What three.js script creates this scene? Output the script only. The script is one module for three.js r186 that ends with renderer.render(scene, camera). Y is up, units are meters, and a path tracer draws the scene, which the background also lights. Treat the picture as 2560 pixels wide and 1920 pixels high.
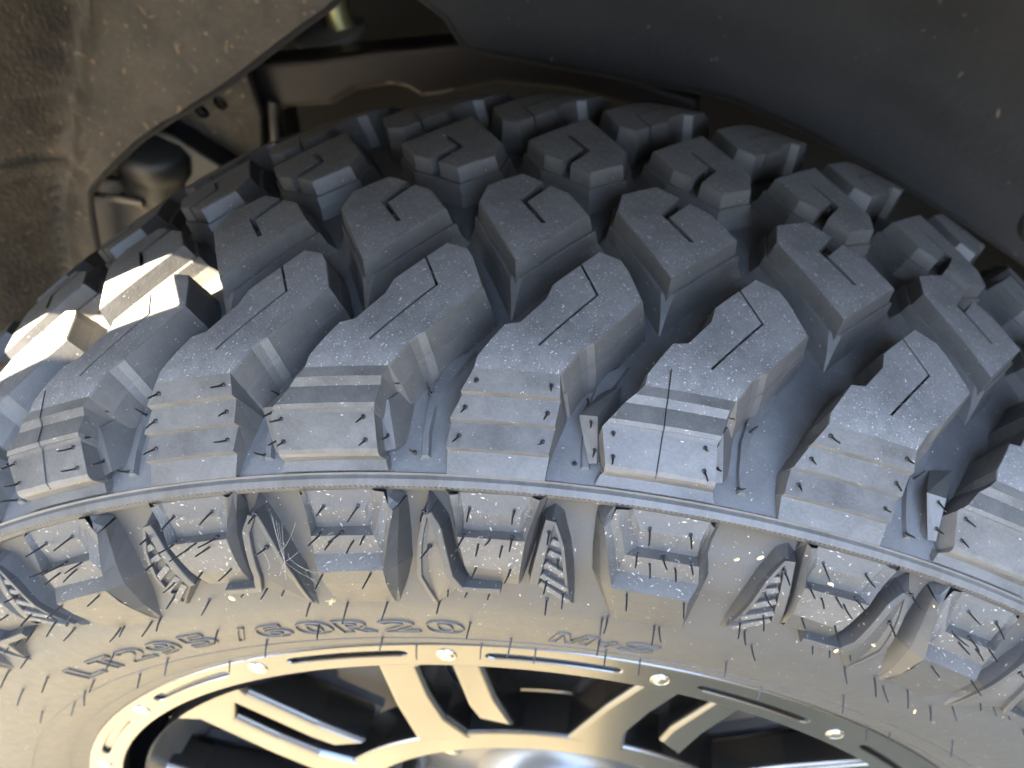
import * as THREE from 'three';
import { mergeGeometries } from 'three/addons/utils/BufferGeometryUtils.js';
import { FontLoader } from 'three/addons/loaders/FontLoader.js';
import { ImprovedNoise } from 'three/addons/math/ImprovedNoise.js';

// ------------------------------------------------------------------ camera, sky, sun, exposure
const WC = 0.432;                                   // height of the wheel centre; everything round the wheel is built about it
const scene = new THREE.Scene();
const camera = new THREE.PerspectiveCamera(53.58, 4 / 3, 0.02, 400);
camera.position.set(0.06544, WC + 0.56876, 0.29165);
camera.lookAt(0.06544 - 0.04528, WC + 0.56876 - 0.68837, 0.29165 - 0.72394);
camera.setViewOffset(2560, 1920, -284.4, -100.4, 2560, 1920);
camera.focus = 0.222; camera.userData.fStop = 13;
const SKY = 0.95, EXPOSURE = 22;
const SUN = new THREE.Vector3(-0.60, 0.62, 0.50).normalize();
{ // clear late-afternoon sky: blue overhead, paler towards the horizon, a wide warm glow round the sun
  const w = 256, h = 128, d = new Float32Array(w * h * 4), v = new THREE.Vector3();
  for (let y = 0; y < h; y++) for (let x = 0; x < w; x++) {
    const el = ((y + .5) / h - .5) * Math.PI, az = ((x + .5) / w - .5) * 2 * Math.PI, i = (y * w + x) * 4;
    v.set(Math.cos(el) * Math.cos(az), Math.sin(el), Math.cos(el) * Math.sin(az));
    const up = Math.max(0, v.y), hz = Math.pow(1 - up, 3.2), c = Math.max(0, v.dot(SUN)), glow = .55 * Math.pow(c, 6) + .5 * Math.pow(c, 40);
    const low = v.y < 0 ? .5 : 1;
    d[i] = SKY * low * (.31 + .44 * hz + glow); d[i + 1] = SKY * low * (.46 + .42 * hz + glow * .9); d[i + 2] = SKY * low * (.76 + .28 * hz + glow * .72); d[i + 3] = 1;
  }
  const t = new THREE.DataTexture(d, w, h, THREE.RGBAFormat, THREE.FloatType); t.mapping = THREE.EquirectangularReflectionMapping; t.magFilter = t.minFilter = THREE.LinearFilter; t.needsUpdate = true;
  scene.background = scene.environment = t;
}
const sun = new THREE.DirectionalLight(new THREE.Color(1, 0.85, 0.62), 5);
sun.position.copy(SUN).multiplyScalar(6).add(new THREE.Vector3(0, WC, 0)); sun.target.position.set(0, WC, 0);
sun.castShadow = true; sun.shadow.mapSize.set(4096, 4096); sun.shadow.radius = 0.4;
Object.assign(sun.shadow.camera, { left: -3, right: 3, top: 3, bottom: -3, near: 0.1, far: 20 });
scene.add(sun, sun.target);

// ------------------------------------------------------------------ helpers
let seed = 7; const rnd = () => (seed = (seed * 16807) % 2147483647) / 2147483647;
const noise = new ImprovedNoise();
const fbm = (x, y, z, o = 4) => { let a = 0, f = 1, g = 0.5; for (let i = 0; i < o; i++) { a += g * noise.noise(x * f, y * f, z + i * 7.3); f *= 2; g *= 0.5; } return a; };
const names = {};
const numbered = n => { const k = names[n] = (names[n] ?? -1) + 1; return k ? n + '_' + String(k).padStart(3, '0') : n; };
function thing(name, label, category, group, pos = [0, WC, 0]) {
  const o = new THREE.Group(); o.name = numbered(name); o.position.set(...pos);
  o.userData = { label, category }; if (group) o.userData.group = group; scene.add(o); return o;
}
const twoSkins = (walls, cap) => mergeGeometries([walls.geo(), cap.geo()], true);      // walls in the first material, worn face in the second
function part(parent, name, geo, mat, label) {
  const m = new THREE.Mesh(geo, mat); m.name = numbered(name); m.castShadow = m.receiveShadow = true;
  if (label) m.userData.label = label; parent.add(m); return m;
}
// soup of triangles -> flat shaded geometry with uv in metres
class Soup {
  constructor() { this.p = []; this.t = []; }
  tri(a, b, c, ua, ub, uc) { this.p.push(a.x, a.y, a.z, b.x, b.y, b.z, c.x, c.y, c.z); this.t.push(...ua, ...ub, ...uc); }
  quad(a, b, c, d, ua, ub, uc, ud) { this.tri(a, b, c, ua, ub, uc); this.tri(a, c, d, ua, uc, ud); }
  geo() {
    const g = new THREE.BufferGeometry();
    g.setAttribute('position', new THREE.Float32BufferAttribute(this.p, 3));
    g.setAttribute('uv', new THREE.Float32BufferAttribute(this.t, 2));
    g.computeVertexNormals(); return g;
  }
}
// planar-by-direction uv for built-in geometries, in metres
function boxUV(g) {
  g = g.index ? g.toNonIndexed() : g; g.computeVertexNormals();
  const p = g.attributes.position, n = g.attributes.normal, t = [];
  for (let i = 0; i < p.count; i++) {
    const x = Math.abs(n.getX(i)), y = Math.abs(n.getY(i)), z = Math.abs(n.getZ(i));
    if (z >= x && z >= y) t.push(p.getX(i), p.getY(i)); else if (y >= x) t.push(p.getX(i), p.getZ(i)); else t.push(p.getZ(i), p.getY(i));
  }
  g.setAttribute('uv', new THREE.Float32BufferAttribute(t, 2)); return g;
}

// ------------------------------------------------------------------ materials
function makeTex(size, repeat, fn, srgb) {
  const d = new Uint8Array(size * size * 4);
  for (let y = 0; y < size; y++) for (let x = 0; x < size; x++) {
    const c = fn(x, y), i = (y * size + x) * 4;
    d[i] = Math.max(0, Math.min(255, c[0])); d[i + 1] = Math.max(0, Math.min(255, c[1])); d[i + 2] = Math.max(0, Math.min(255, c[2])); d[i + 3] = 255;
  }
  const t = new THREE.DataTexture(d, size, size); t.wrapS = t.wrapT = THREE.RepeatWrapping; t.repeat.set(repeat, repeat);
  t.magFilter = THREE.LinearFilter; t.minFilter = THREE.LinearMipmapLinearFilter; t.generateMipmaps = true;
  if (srgb) t.colorSpace = THREE.SRGBColorSpace; t.needsUpdate = true; return t;
}
const tileNoise = (n, cells, sd) => {                 // tiling value noise
  const g = new Float32Array(cells * cells); let s = sd; for (let i = 0; i < g.length; i++) { s = (s * 16807) % 2147483647; g[i] = s / 2147483647; }
  const sm = t => t * t * (3 - 2 * t);
  return (x, y) => {
    const fx = x / n * cells, fy = y / n * cells, x0 = Math.floor(fx), y0 = Math.floor(fy), u = sm(fx - x0), v = sm(fy - y0);
    const a = (i, j) => g[((y0 + j) % cells) * cells + (x0 + i) % cells];
    return (a(0, 0) * (1 - u) + a(1, 0) * u) * (1 - v) + (a(0, 1) * (1 - u) + a(1, 1) * u) * v;
  };
};
function speckMap(n, count, rMin, rMax, sd, streak = 0) {   // 0..1 coverage of small light grains
  const m = new Float32Array(n * n); let s = sd; const r = () => (s = (s * 16807) % 2147483647) / 2147483647;
  for (let k = 0; k < count; k++) {
    const cx = r() * n, cy = r() * n, R = rMin + (rMax - rMin) * r() ** 4, b = 0.35 + 0.65 * r(), an = r() * 6.28, el = r() < streak ? 3.5 : 1 + r() * 0.6;
    const ca = Math.cos(an), sa = Math.sin(an), q = Math.ceil(R * el + 1);
    for (let j = -q; j <= q; j++) for (let i = -q; i <= q; i++) {
      const a = (i * ca + j * sa) / el, c = -i * sa + j * ca, d = Math.hypot(a, c) / R;
      if (d < 1) { const id = ((Math.floor(cy) + j + n) % n) * n + (Math.floor(cx) + i + n) % n; m[id] = Math.max(m[id], b * Math.min(1, 2 * (1 - d))); }
    }
  }
  return m;
}
const NT = 1024, TILE = 0.11;
function rubber({ base, tint, specks, sr = 2.2, sd, rough, mottle = 0.35, streak = 0.15, bump = 0.00025, grainCells = 300 }) {
  const n1 = tileNoise(NT, 9, sd), n2 = tileNoise(NT, 37, sd + 1), n3 = tileNoise(NT, 160, sd + 2), n4 = tileNoise(NT, grainCells, sd + 3);
  const sp = speckMap(NT, specks, 0.8, sr, sd + 4, streak);
  const map = makeTex(NT, 1 / TILE, (x, y) => {
    const i = y * NT + x, v = 1 + mottle * (n1(x, y) * 0.8 + n2(x, y) * 0.7 + n3(x, y) * 0.5 - 1), dust = sp[i] * 0.75;
    const f = c => 255 * Math.pow(Math.min(1, c), 1 / 2.2);
    return [f(base * tint[0] * v + dust * 0.62), f(base * tint[1] * v + dust * 0.58), f(base * tint[2] * v + dust * 0.5)];
  }, true);
  const b = makeTex(NT, 1 / TILE, (x, y) => { const v = 255 * (0.25 * n4(x, y) + 0.35 * n3(x, y) + 0.25 * n2(x, y) + 0.3 * sp[y * NT + x]); return [v, v, v]; });
  const r = makeTex(NT, 1 / TILE, (x, y) => { const v = 255 * Math.min(1, rough * (0.94 + 0.12 * n2(x, y)) + 0.3 * sp[y * NT + x]); return [v, v, v]; });
  return new THREE.MeshPhysicalMaterial({ map, bumpMap: b, bumpScale: bump, roughnessMap: r, roughness: 1, metalness: 0, specularIntensity: 1 });
}
const M = {
  tread: rubber({ base: 0.155, tint: [1, 1, 1], specks: 7500, sr: 2.6, sd: 11, rough: 0.66, bump: 0.00018 }),
  wall: rubber({ base: 0.030, tint: [1.02, 1, 0.98], specks: 650, sr: 2.6, sd: 31, rough: 0.52, mottle: 0.16, bump: 0.00006 }),
  dusty: rubber({ base: 0.055, tint: [1.05, 1, 0.93], specks: 1900, sr: 2.6, sd: 51, rough: 0.62, streak: 0.6, bump: 0.00012 }),
  floor: rubber({ base: 0.085, tint: [0.97, 1, 1.04], specks: 700, sr: 2.4, sd: 101, rough: 0.55, mottle: 0.3, bump: 0.00008 }),
  block: rubber({ base: 0.070, tint: [1.02, 1, 0.97], specks: 420, sr: 2.2, sd: 61, rough: 0.5, mottle: 0.3, bump: 0.00008 }),
  step: rubber({ base: 0.070, tint: [1.02, 1, 0.97], specks: 800, sr: 2.2, sd: 81, rough: 0.5, mottle: 0.5, bump: 0.0001 }),
  hair: new THREE.MeshPhysicalMaterial({ color: new THREE.Color().setRGB(0.014, 0.015, 0.018), roughness: 0.45 }),
  alloy: new THREE.MeshPhysicalMaterial({ color: new THREE.Color().setRGB(0.118, 0.118, 0.116), metalness: 1, roughness: 0.27, clearcoat: 0.3, clearcoatRoughness: 0.1 }),
  bolt: new THREE.MeshPhysicalMaterial({ color: new THREE.Color().setRGB(0.34, 0.34, 0.33), metalness: 1, roughness: 0.2 }),
  barrel: new THREE.MeshPhysicalMaterial({ color: new THREE.Color().setRGB(0.10, 0.10, 0.10), metalness: 0.6, roughness: 0.3 }),
  paint: new THREE.MeshPhysicalMaterial({ color: new THREE.Color().setRGB(0.02, 0.022, 0.026), roughness: 0.35, clearcoat: 1 }),
  iron: new THREE.MeshPhysicalMaterial({ color: new THREE.Color().setRGB(0.010, 0.0055, 0.004), roughness: 0.55, metalness: 0.2 }),
  blackpart: new THREE.MeshPhysicalMaterial({ color: new THREE.Color().setRGB(0.010, 0.010, 0.010), roughness: 0.5 }),
  rail: new THREE.MeshStandardMaterial({ color: new THREE.Color().setRGB(0.008, 0.008, 0.008), roughness: 0.95 }),
  steel: new THREE.MeshPhysicalMaterial({ color: new THREE.Color().setRGB(0.16, 0.14, 0.115), roughness: 0.55, metalness: 0.4 }),
  zinc: new THREE.MeshPhysicalMaterial({ color: new THREE.Color().setRGB(0.55, 0.5, 0.24), roughness: 0.35, metalness: 0.8 }),
  straw: new THREE.MeshStandardMaterial({ color: new THREE.Color().setRGB(0.6, 0.48, 0.24), roughness: 0.8 }),
  web: new THREE.MeshStandardMaterial({ color: new THREE.Color().setRGB(0.4, 0.38, 0.34), roughness: 0.6 }),
};

// ------------------------------------------------------------------ tyre surface
// carcass profile (z outboard, R from the axle): groove floor, buttress, sidewall, bead
const CP = [[0, .416], [.05, .4142], [.085, .4095], [.105, .4055], [.119, .4000], [.129, .3960], [.1355, .3925], [.1358, .3885], [.1375, .381], [.1415, .372], [.1448, .362], [.1460, .350], [.1458, .338], [.1445, .325], [.141, .31], [.136, .297], [.131, .288], [.1285, .283]];
const prof = (() => {
  const Q = [[-CP[1][0], CP[1][1]], ...CP, [2 * CP.at(-1)[0] - CP.at(-2)[0], 2 * CP.at(-1)[1] - CP.at(-2)[1]]], out = [];
  for (let i = 1; i < Q.length - 2; i++) for (let k = 0; k < 24; k++) {
    const t = k / 24, [p0, p1, p2, p3] = Q.slice(i - 1, i + 3);
    out.push([0, 1].map(c => .5 * (2 * p1[c] + (p2[c] - p0[c]) * t + (2 * p0[c] - 5 * p1[c] + 4 * p2[c] - p3[c]) * t * t + (3 * p1[c] - p0[c] - 3 * p2[c] + p3[c]) * t ** 3)));
  }
  out.push(CP.at(-1)); let s = 0;
  return out.map((q, i) => { if (i) s += Math.hypot(q[0] - out[i - 1][0], q[1] - out[i - 1][1]); return { z: q[0], R: q[1], s }; });
})();
prof.forEach((q, i) => { const a = prof[Math.max(0, i - 1)], b = prof[Math.min(prof.length - 1, i + 1)], l = Math.hypot(b.z - a.z, b.R - a.R); q.nz = -(b.R - a.R) / l; q.nR = (b.z - a.z) / l; });
const V = (th, R, z) => new THREE.Vector3(R * Math.sin(th), R * Math.cos(th), z);
function onCarcass(s) {
  let i = 1; while (i < prof.length - 1 && prof[i].s < s) i++;
  const a = prof[i - 1], b = prof[i], t = Math.max(0, Math.min(1, (s - a.s) / (b.s - a.s))), m = (k) => a[k] + (b[k] - a[k]) * t;
  return { z: m('z'), R: m('R'), nz: m('nz'), nR: m('nR') };
}
const sm01 = (a, b, x) => { const t = Math.max(0, Math.min(1, (x - a) / (b - a))); return t * t * (3 - 2 * t); };
const recess = s => .0032 * sm01(.1434, .1452, s) * (1 - sm01(.176, .198, s));             // the sidewall dips between its lugs
const P = (th, s, h = 0) => { const c = onCarcass(s); if (h <= 0) h -= recess(s); return V(th, c.R + c.nR * h, c.z + c.nz * h); };      // h metres above the sidewall
const floorR = z => { z = Math.abs(z); let i = 1; while (i < prof.length - 1 && prof[i].z < z) i++; const a = prof[i - 1], b = prof[i]; return a.R + (b.R - a.R) * Math.min(1, (z - a.z) / (b.z - a.z)); };
const crownR = z => .431 - z * z / 1.4 - 8 * Math.max(0, Math.abs(z) - .098) ** 2;
const U0 = 0.42;                                                                                           // radius that turns angle into length

// offset a polygon (metric) edge by edge
function offset(poly, w, off) {
  const n = poly.length;
  return poly.map((p, i) => {
    const a = poly[(i + n - 1) % n], b = poly[(i + 1) % n];
    const n1 = nrm(a, p), n2 = nrm(p, b), o1 = off * w[(i + n - 1) % n], o2 = off * w[i];
    const det = n1[0] * n2[1] - n1[1] * n2[0];
    if (Math.abs(det) < 0.08) return [p[0] + (n1[0] * o1 + n2[0] * o2) / 2, p[1] + (n1[1] * o1 + n2[1] * o2) / 2];
    let x = (o1 * n2[1] - o2 * n1[1]) / det, y = (n1[0] * o2 - n2[0] * o1) / det;
    const l = Math.hypot(x, y), mx = Math.abs(off) * 1.9; if (l > mx && l > 0) { x *= mx / l; y *= mx / l; }
    return [p[0] + x, p[1] + y];
  });
}
const nrm = (a, b) => { const x = b[0] - a[0], y = b[1] - a[1], l = Math.hypot(x, y) || 1; return [y / l, -x / l]; };   // outward of a counter-clockwise ring
// rings: [{ off, d }] from the bottom up, last one capped; map(u, v, d) -> Vector3
function prism(soup, poly, w, rings, map, L = 0.006, vh = null, cap = soup) {
  if (THREE.ShapeUtils.area(poly.map(p => new THREE.Vector2(...p))) < 0) throw new Error('ring turns the wrong way');
  const R = rings.map(r => { const q = offset(poly, w, r.off); if (r.fix) r.fix(q); return q; });
  const cut = l => { let n = 1; while (l / n > L) n *= 2; return n; };
  const top = R.at(-1), n = poly.length;
  for (let k = 0; k + 1 < R.length; k++) for (let i = 0; i < n; i++) {
    const j = (i + 1) % n, m = cut(Math.hypot(top[j][0] - top[i][0], top[j][1] - top[i][1]));
    for (let q = 0; q < m; q++) {
      const at = (ring, t, d) => { const a = ring[i], b = ring[j], x = a[0] + (b[0] - a[0]) * t, y = a[1] + (b[1] - a[1]) * t; return map(x, y, d, vh ? vh[i] + (vh[j] - vh[i]) * t : 0); };
      const t0 = q / m, t1 = (q + 1) / m, a = at(R[k], t0, rings[k].d), b = at(R[k], t1, rings[k].d), c = at(R[k + 1], t1, rings[k + 1].d), e = at(R[k + 1], t0, rings[k + 1].d);
      const el = Math.hypot(poly[j][0] - poly[i][0], poly[j][1] - poly[i][1]), ds = i * .013, w0 = a.distanceTo(e);
      soup.quad(a, b, c, e, [ds + el * t0, ds], [ds + el * t1, ds], [ds + el * t1, ds + w0], [ds + el * t0, ds + w0]);
    }
  }
  const faces = THREE.ShapeUtils.triangulateShape(top.map(p => new THREE.Vector2(...p)), []), d = rings.at(-1).d;
  const split = (a, b, c) => {
    const l = [[a, b, c], [b, c, a], [c, a, b]].map(([p, q, r]) => ({ p, q, r, l: Math.hypot(p[0] - q[0], p[1] - q[1]) })).sort((x, y) => y.l - x.l)[0];
    if (l.l <= L) { const A = map(a[0], a[1], d, a[2]), B = map(b[0], b[1], d, b[2]), C = map(c[0], c[1], d, c[2]); cap.tri(A, B, C, a.slice(0, 2), b.slice(0, 2), c.slice(0, 2)); return; }
    const m = [0, 1, 2].map(k => (l.p[k] + l.q[k]) / 2); split(l.p, m, l.r); split(m, l.q, l.r);
  };
  for (const f of faces) split(...f.map(i => [...top[i], vh ? vh[i] : 0]));
}
const groove = (z, d) => d === 'floor' ? crownR(z) - floorR(z) + .001 : d;
const crownMap = (u, v, d) => V(u / U0, crownR(v) - groove(v, d), v);

// ------------------------------------------------------------------ block outlines, angle and z, about a reference point
const B_OUT = [[-.0168, .0028], [.0035, .0089], [-.0119, .0235], [.0133, .0397], [.0174, .0392], [-.004, .0252], [.0128, .0118], [.0308, .0168], [.0522, .0314], [0, .0631], [-.0468, .0264], [-.045, .0132]];
const B_W = [1, 0, 0, 0, 0, 0, 1, 1, 1, 1, 1, 1];
const B_FOOT = [[-.0168, .0028], [.0308, .0168], [.0522, .0314], [0, .0631], [-.0468, .0264], [-.045, .0132]];
const A_OUT = [[.001, .0543], [.019, .0575], [.026, .0625], [.0402, .0779], [.0068, .1002], [.0015, .1019], [-.0035, .1042], [-.0145, .1130], [-.0785, .1130], [-.0775, .109], [-.0618, .0955], [-.0508, .0942], [-.0345, .0822], [-.0318, .0748]];
const A_SIPE = [[-.0126, .0627], [.0044, .0778], [-.0336, .1034]];
function aOutline(k) {
  const m = p => [p[0] * U0 * k, p[1]], e0 = m(A_OUT.at(-1)), e1 = m(A_OUT[0]), s = A_SIPE.map(m), w = .00042;
  const side = sg => { const a = nrm(s[0], s[1]), b = nrm(s[1], s[2]), q = sg * w;
    const det = a[0] * b[1] - a[1] * b[0], x = (q * b[1] - q * a[1]) / det, y = (a[0] * q - b[0] * q) / det;
    const start = [s[0][0] + a[0] * q, s[0][1] + a[1] * q], corner = [s[1][0] + x, s[1][1] + y], end = [s[2][0] + b[0] * q, s[2][1] + b[1] * q];
    const dx = corner[0] - start[0], dy = corner[1] - start[1], ex = e1[0] - e0[0], ey = e1[1] - e0[1], t = ((e0[0] - start[0]) * ey - (e0[1] - start[1]) * ex) / (dx * ey - dy * ex);
    return [[start[0] + dx * t, start[1] + dy * t], corner, end]; };
  let a = side(-1), b = side(1); const along = p => (p[0] - e0[0]) * (e1[0] - e0[0]) + (p[1] - e0[1]) * (e1[1] - e0[1]);
  if (along(a[0]) > along(b[0])) [a, b] = [b, a];
  const poly = [...A_OUT.map(m), ...a, ...b.reverse()], w_ = poly.map(() => 1);
  w_[7] = 0; for (let i = A_OUT.length; i < A_OUT.length + 5; i++) w_[i] = 0;
  return [poly, w_];
}
const spin = map => (u, v, d) => map(-u, -v, d);
const shift = (map, th) => (u, v, d) => map(u + th * U0, v, d);

const tyre = thing('tyre', 'black off-road tyre with deep blocky tread and raised size lettering, filling the wheel arch', 'tyre');
// carcass as one smooth ring, both sides
{
  const pr = [...prof.slice(1).reverse().map(q => [-q.z, q.R, -q.s]), ...prof.map(q => [q.z, q.R, q.s])], nT = 220, pos = [], uv = [], ix = [];
  for (let j = 0; j <= nT; j++) for (const [z, R, s] of pr) { const t = -Math.PI + j / nT * 2 * Math.PI; const v = s > 0 ? P(t, s, 0) : V(t, R, z); pos.push(v.x, v.y, v.z); uv.push(t * .38, s); }
  const m = pr.length; for (let j = 0; j < nT; j++) for (let i = 0; i + 1 < m; i++) { const a = j * m + i; ix.push(a, a + 1, a + m, a + 1, a + m + 1, a + m); }
  const isFloor = q => Math.abs(pr[q % m][2]) < .1365, A = [], B = []; for (let q = 0; q < ix.length; q += 3) (isFloor(ix[q]) ? A : B).push(ix[q], ix[q + 1], ix[q + 2]);
  const g = new THREE.BufferGeometry(); g.setAttribute('position', new THREE.Float32BufferAttribute(pos, 3)); g.setAttribute('uv', new THREE.Float32BufferAttribute(uv, 2)); g.setIndex([...A, ...B]); g.computeVertexNormals();
  g.addGroup(0, A.length, 0); g.addGroup(A.length, B.length, 1);
  part(tyre, 'carcass', g, [M.floor, M.wall]);
}
// pitch positions around the tyre (angles of the tread row nearest the outer side); the pitch varies
const BT = [-.765, -.625, -.49, -.359, -.229, -.0974, .03, .1573, .3075, .4581, .605, .735, .865];
const CT = [-.74, -.61, -.478, -.346, -.2177, -.0692, .0593, .1869, .3191, .46, .61, .74, .87];
const pitchOf = (T, i) => Math.max(.94, Math.min(1.2, ((T[Math.min(i + 1, T.length - 1)] - T[Math.max(i - 1, 0)]) / (Math.min(i + 1, T.length - 1) - Math.max(i - 1, 0))) / .1285));
function treadBlock(th, k, turned) {
  const so = new Soup(), top = new Soup(), met = a => a.map(p => [p[0] * U0 * k, p[1]]);
  const map = turned ? (u, v, d) => spin(crownMap)(u - th * U0, v, d) : shift(crownMap, th);
  const base = met(B_FOOT), tip = base[3], foot = [...base.slice(0, 3), [tip[0] + .0001, tip[1] - .0001], [tip[0] - .0001, tip[1] - .0001], ...base.slice(4)];
  const spread = (off, by) => q => {                      // the foot of the tip is a small facet that narrows to a point
    const t = offset(base, base.map(() => 1), off)[3], to = (a, l) => { const x = a[0] - t[0], y = a[1] - t[1], m = Math.hypot(x, y); return [t[0] + x / m * l, t[1] + y / m * l]; };
    q[3] = to(q[2], by); q[4] = to(q[5], by); };
  prism(so, foot, foot.map(() => 1), [{ off: .0066, d: 'floor', fix: spread(.0072, .0002) }, { off: .0034, d: .0112, fix: spread(.0048, .0018) }, { off: .0026, d: .0066, fix: spread(.0026, .0042) }, { off: .0022, d: .0062, fix: spread(.0020, .0040) }, { off: .0013, d: .0062, fix: spread(.0013, .0030) }], map);
  prism(so, met(B_OUT), B_W, [{ off: .0017, d: .0085 }, { off: .0013, d: .0058 }, { off: .0004, d: .0005 }, { off: 0, d: 0 }], map, .006, null, top);
  for (const [a, b] of [[[-.0022, .0213], [.0015, .0235]], [[.0012, .0321], [.0049, .0314]]]) {       // rubber ties across the slot
    const c = [(a[0] + b[0]) / 2 * U0 * k, (a[1] + b[1]) / 2], dx = (b[0] - a[0]) * U0 * k, dy = b[1] - a[1], l = Math.hypot(dx, dy), e = [dx / l * .0022, dy / l * .0022], n = [-e[1] * .25, e[0] * .25];
    const p = [[c[0] - e[0] + n[0], c[1] - e[1] + n[1]], [c[0] - e[0] - n[0], c[1] - e[1] - n[1]], [c[0] + e[0] - n[0], c[1] + e[1] - n[1]], [c[0] + e[0] + n[0], c[1] + e[1] + n[1]]];
    prism(so, p, [0, 0, 0, 0], [{ off: 0, d: .006 }, { off: 0, d: .0015 }], map);
  }
  part(tyre, 'tread_block', twoSkins(so, top), [M.block, M.tread]);
}
BT.forEach((t, i) => treadBlock(t, pitchOf(BT, i), false));
CT.forEach((t, i) => treadBlock(t, pitchOf(CT, i), true));
// shoulder blocks; the outboard ones run down the buttress, alternately as three steps or with a proud panel
const LADDER = [[-.0785, -.0145, .1130, .4201], [-.0869, -.0126, .1186, .4155], [-.0869, -.0126, .1180, .4133], [-.0949, -.0145, .1238, .4085], [-.0949, -.0145, .1231, .4063], [-.0972, -.0171, .1301, .4020], [-.0972, -.0171, .1294, .3999], [-.0964, -.0185, .1350, .3952]];
const PANEL = [[-.0785, -.0150, .1130, .4201], [-.0846, -.0185, .1160, .4186], [-.0905, -.0193, .1178, .4163], [-.0994, -.0215, .1232, .4140], [-.1019, -.0222, .1241, .4127], [-.1022, -.0222, .1237, .4122], [-.1040, -.0230, .1245, .4112], [-.0985, -.0195, .1328, .4035], [-.0988, -.0190, .1335, .4022], [-.0988, -.0190, .1334, .4008], [-.1010, -.0175, .1318, .3975], [-.1040, -.0150, .1345, .3955]];
function shoulderBlock(th, k, kind) {                   // kind 0 ladder, 1 panel, 2 far side
  const so = new Soup(), top = new Soup(), face = new Soup(), [poly, w] = aOutline(k);
  const map = kind === 2 ? (u, v, d) => spin(crownMap)(u - th * U0, v, d) : shift(crownMap, th);
  const foot = A_OUT.map(p => [p[0] * U0 * k, p[1]]), fw = foot.map(() => 1); fw[7] = 0;
  prism(so, foot, fw, [{ off: .0034, d: 'floor' }, { off: .0022, d: .0085 }, { off: .0018, d: .007 }], map);
  prism(so, poly, w, [{ off: .0018, d: .0075 }, { off: .0004, d: .0005 }, { off: 0, d: 0 }], map, .006, null, top);
  const pr = kind === 1 ? PANEL : LADDER, sg = kind === 2 ? -1 : 1, at = (t, R, z) => V(th + sg * t * k, R, sg * z), n = 9;
  for (let i = 0; i + 1 < pr.length; i++) {
    const a = pr[i], b = pr[i + 1];
    for (let q = 0; q < n; q++) {
      const L = (r, t) => r[0] + (r[1] - r[0]) * t, t0 = q / n, t1 = (q + 1) / n, l = Math.hypot(a[2] - b[2], a[3] - b[3]), y = i * .011;
      face.quad(at(L(a, t0), a[3], a[2]), at(L(b, t0), b[3], b[2]), at(L(b, t1), b[3], b[2]), at(L(a, t1), a[3], a[2]), [L(a, t0) * .4, y], [L(b, t0) * .4, y + l], [L(b, t1) * .4, y + l], [L(a, t1) * .4, y]);
    }
    for (const e of [0, 1]) {                            // side walls down to the carcass
      const dr = r => { const zz = r[2] - .012, o = e ? .0065 : -.0065; return at(r[e] + o * Math.min(1, Math.max(0.08, (.136 - r[2]) / .022)), Math.min(floorR(Math.min(r[2] - .003, .1345)) - .0006, r[3] - .001), Math.min(r[2] - .004, .1338)); };
      const A = at(a[e], a[3], a[2]), B = at(b[e], b[3], b[2]), C = dr(b), D = dr(a), u = [[i * .01, .3], [i * .01 + .008, .3], [i * .01 + .008, .31], [i * .01, .31]];
      e ? so.quad(A, B, C, D, ...u) : so.quad(B, A, D, C, ...u);
    }
  }
  if (kind === 1) for (const [f, b] of [
    [[[-.0290, .1184, .4107], [-.0172, .1178, .4102], [-.0110, .1285, .3992], [-.0190, .1292, .3985]], [[-.026, .103, .006], [-.0045, .1050, .0012], [-.0045, .1235, -.001], [-.024, .121, 0]]],
    [[[-.1215, .1178, .4086], [-.1080, .1190, .4100], [-.1045, .1288, .3992], [-.1105, .1288, .3985]], [[-.108, .104, .001], [-.094, .104, .005], [-.094, .121, 0], [-.1155, .1235, -.001]]]]) {
    const F = f.map(q => at(q[0], q[2], q[1])), G = b.map(q => at(q[0], floorR(q[1]) + q[2], q[1])), uu = [[0, 0], [.01, 0], [.01, .01], [0, .01]];
    so.quad(F[0], F[3], F[2], F[1], ...uu); for (let i = 0; i < 4; i++) { const j = (i + 1) % 4; so.quad(F[i], F[j], G[j], G[i], ...uu); }
  }
  if (kind !== 2) for (const [p, q, t] of [[1, 2, .22], [1, 2, .47], [1, 2, .72], [0, 1, .5]]) {      // rubber ties across the sipe
    const a = A_SIPE[p], b = A_SIPE[q], c = [(a[0] + (b[0] - a[0]) * t) * U0 * k, a[1] + (b[1] - a[1]) * t], dx = (b[0] - a[0]) * U0 * k, dy = b[1] - a[1], l = Math.hypot(dx, dy), e = [dx / l * .0005, dy / l * .0005], n = [-e[1] * 1.5, e[0] * 1.5];
    const sq = [[c[0] - e[0] - n[0], c[1] - e[1] - n[1]], [c[0] + e[0] - n[0], c[1] + e[1] - n[1]], [c[0] + e[0] + n[0], c[1] + e[1] + n[1]], [c[0] - e[0] + n[0], c[1] - e[1] + n[1]]];
    prism(so, sq, [0, 0, 0, 0], [{ off: 0, d: .004 }, { off: 0, d: .0006 }], map);
  }
  part(tyre, 'shoulder_block', mergeGeometries([so.geo(), top.geo(), face.geo()], true), [M.block, M.tread, M.step]);
}
BT.forEach((t, i) => shoulderBlock(t + .0715 - (i === 5 || i === 6 ? .006 : 0), pitchOf(BT, i), (i + 0) % 2));
CT.forEach((t, i) => shoulderBlock(t - .0715, pitchOf(CT, i), 2));

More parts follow.
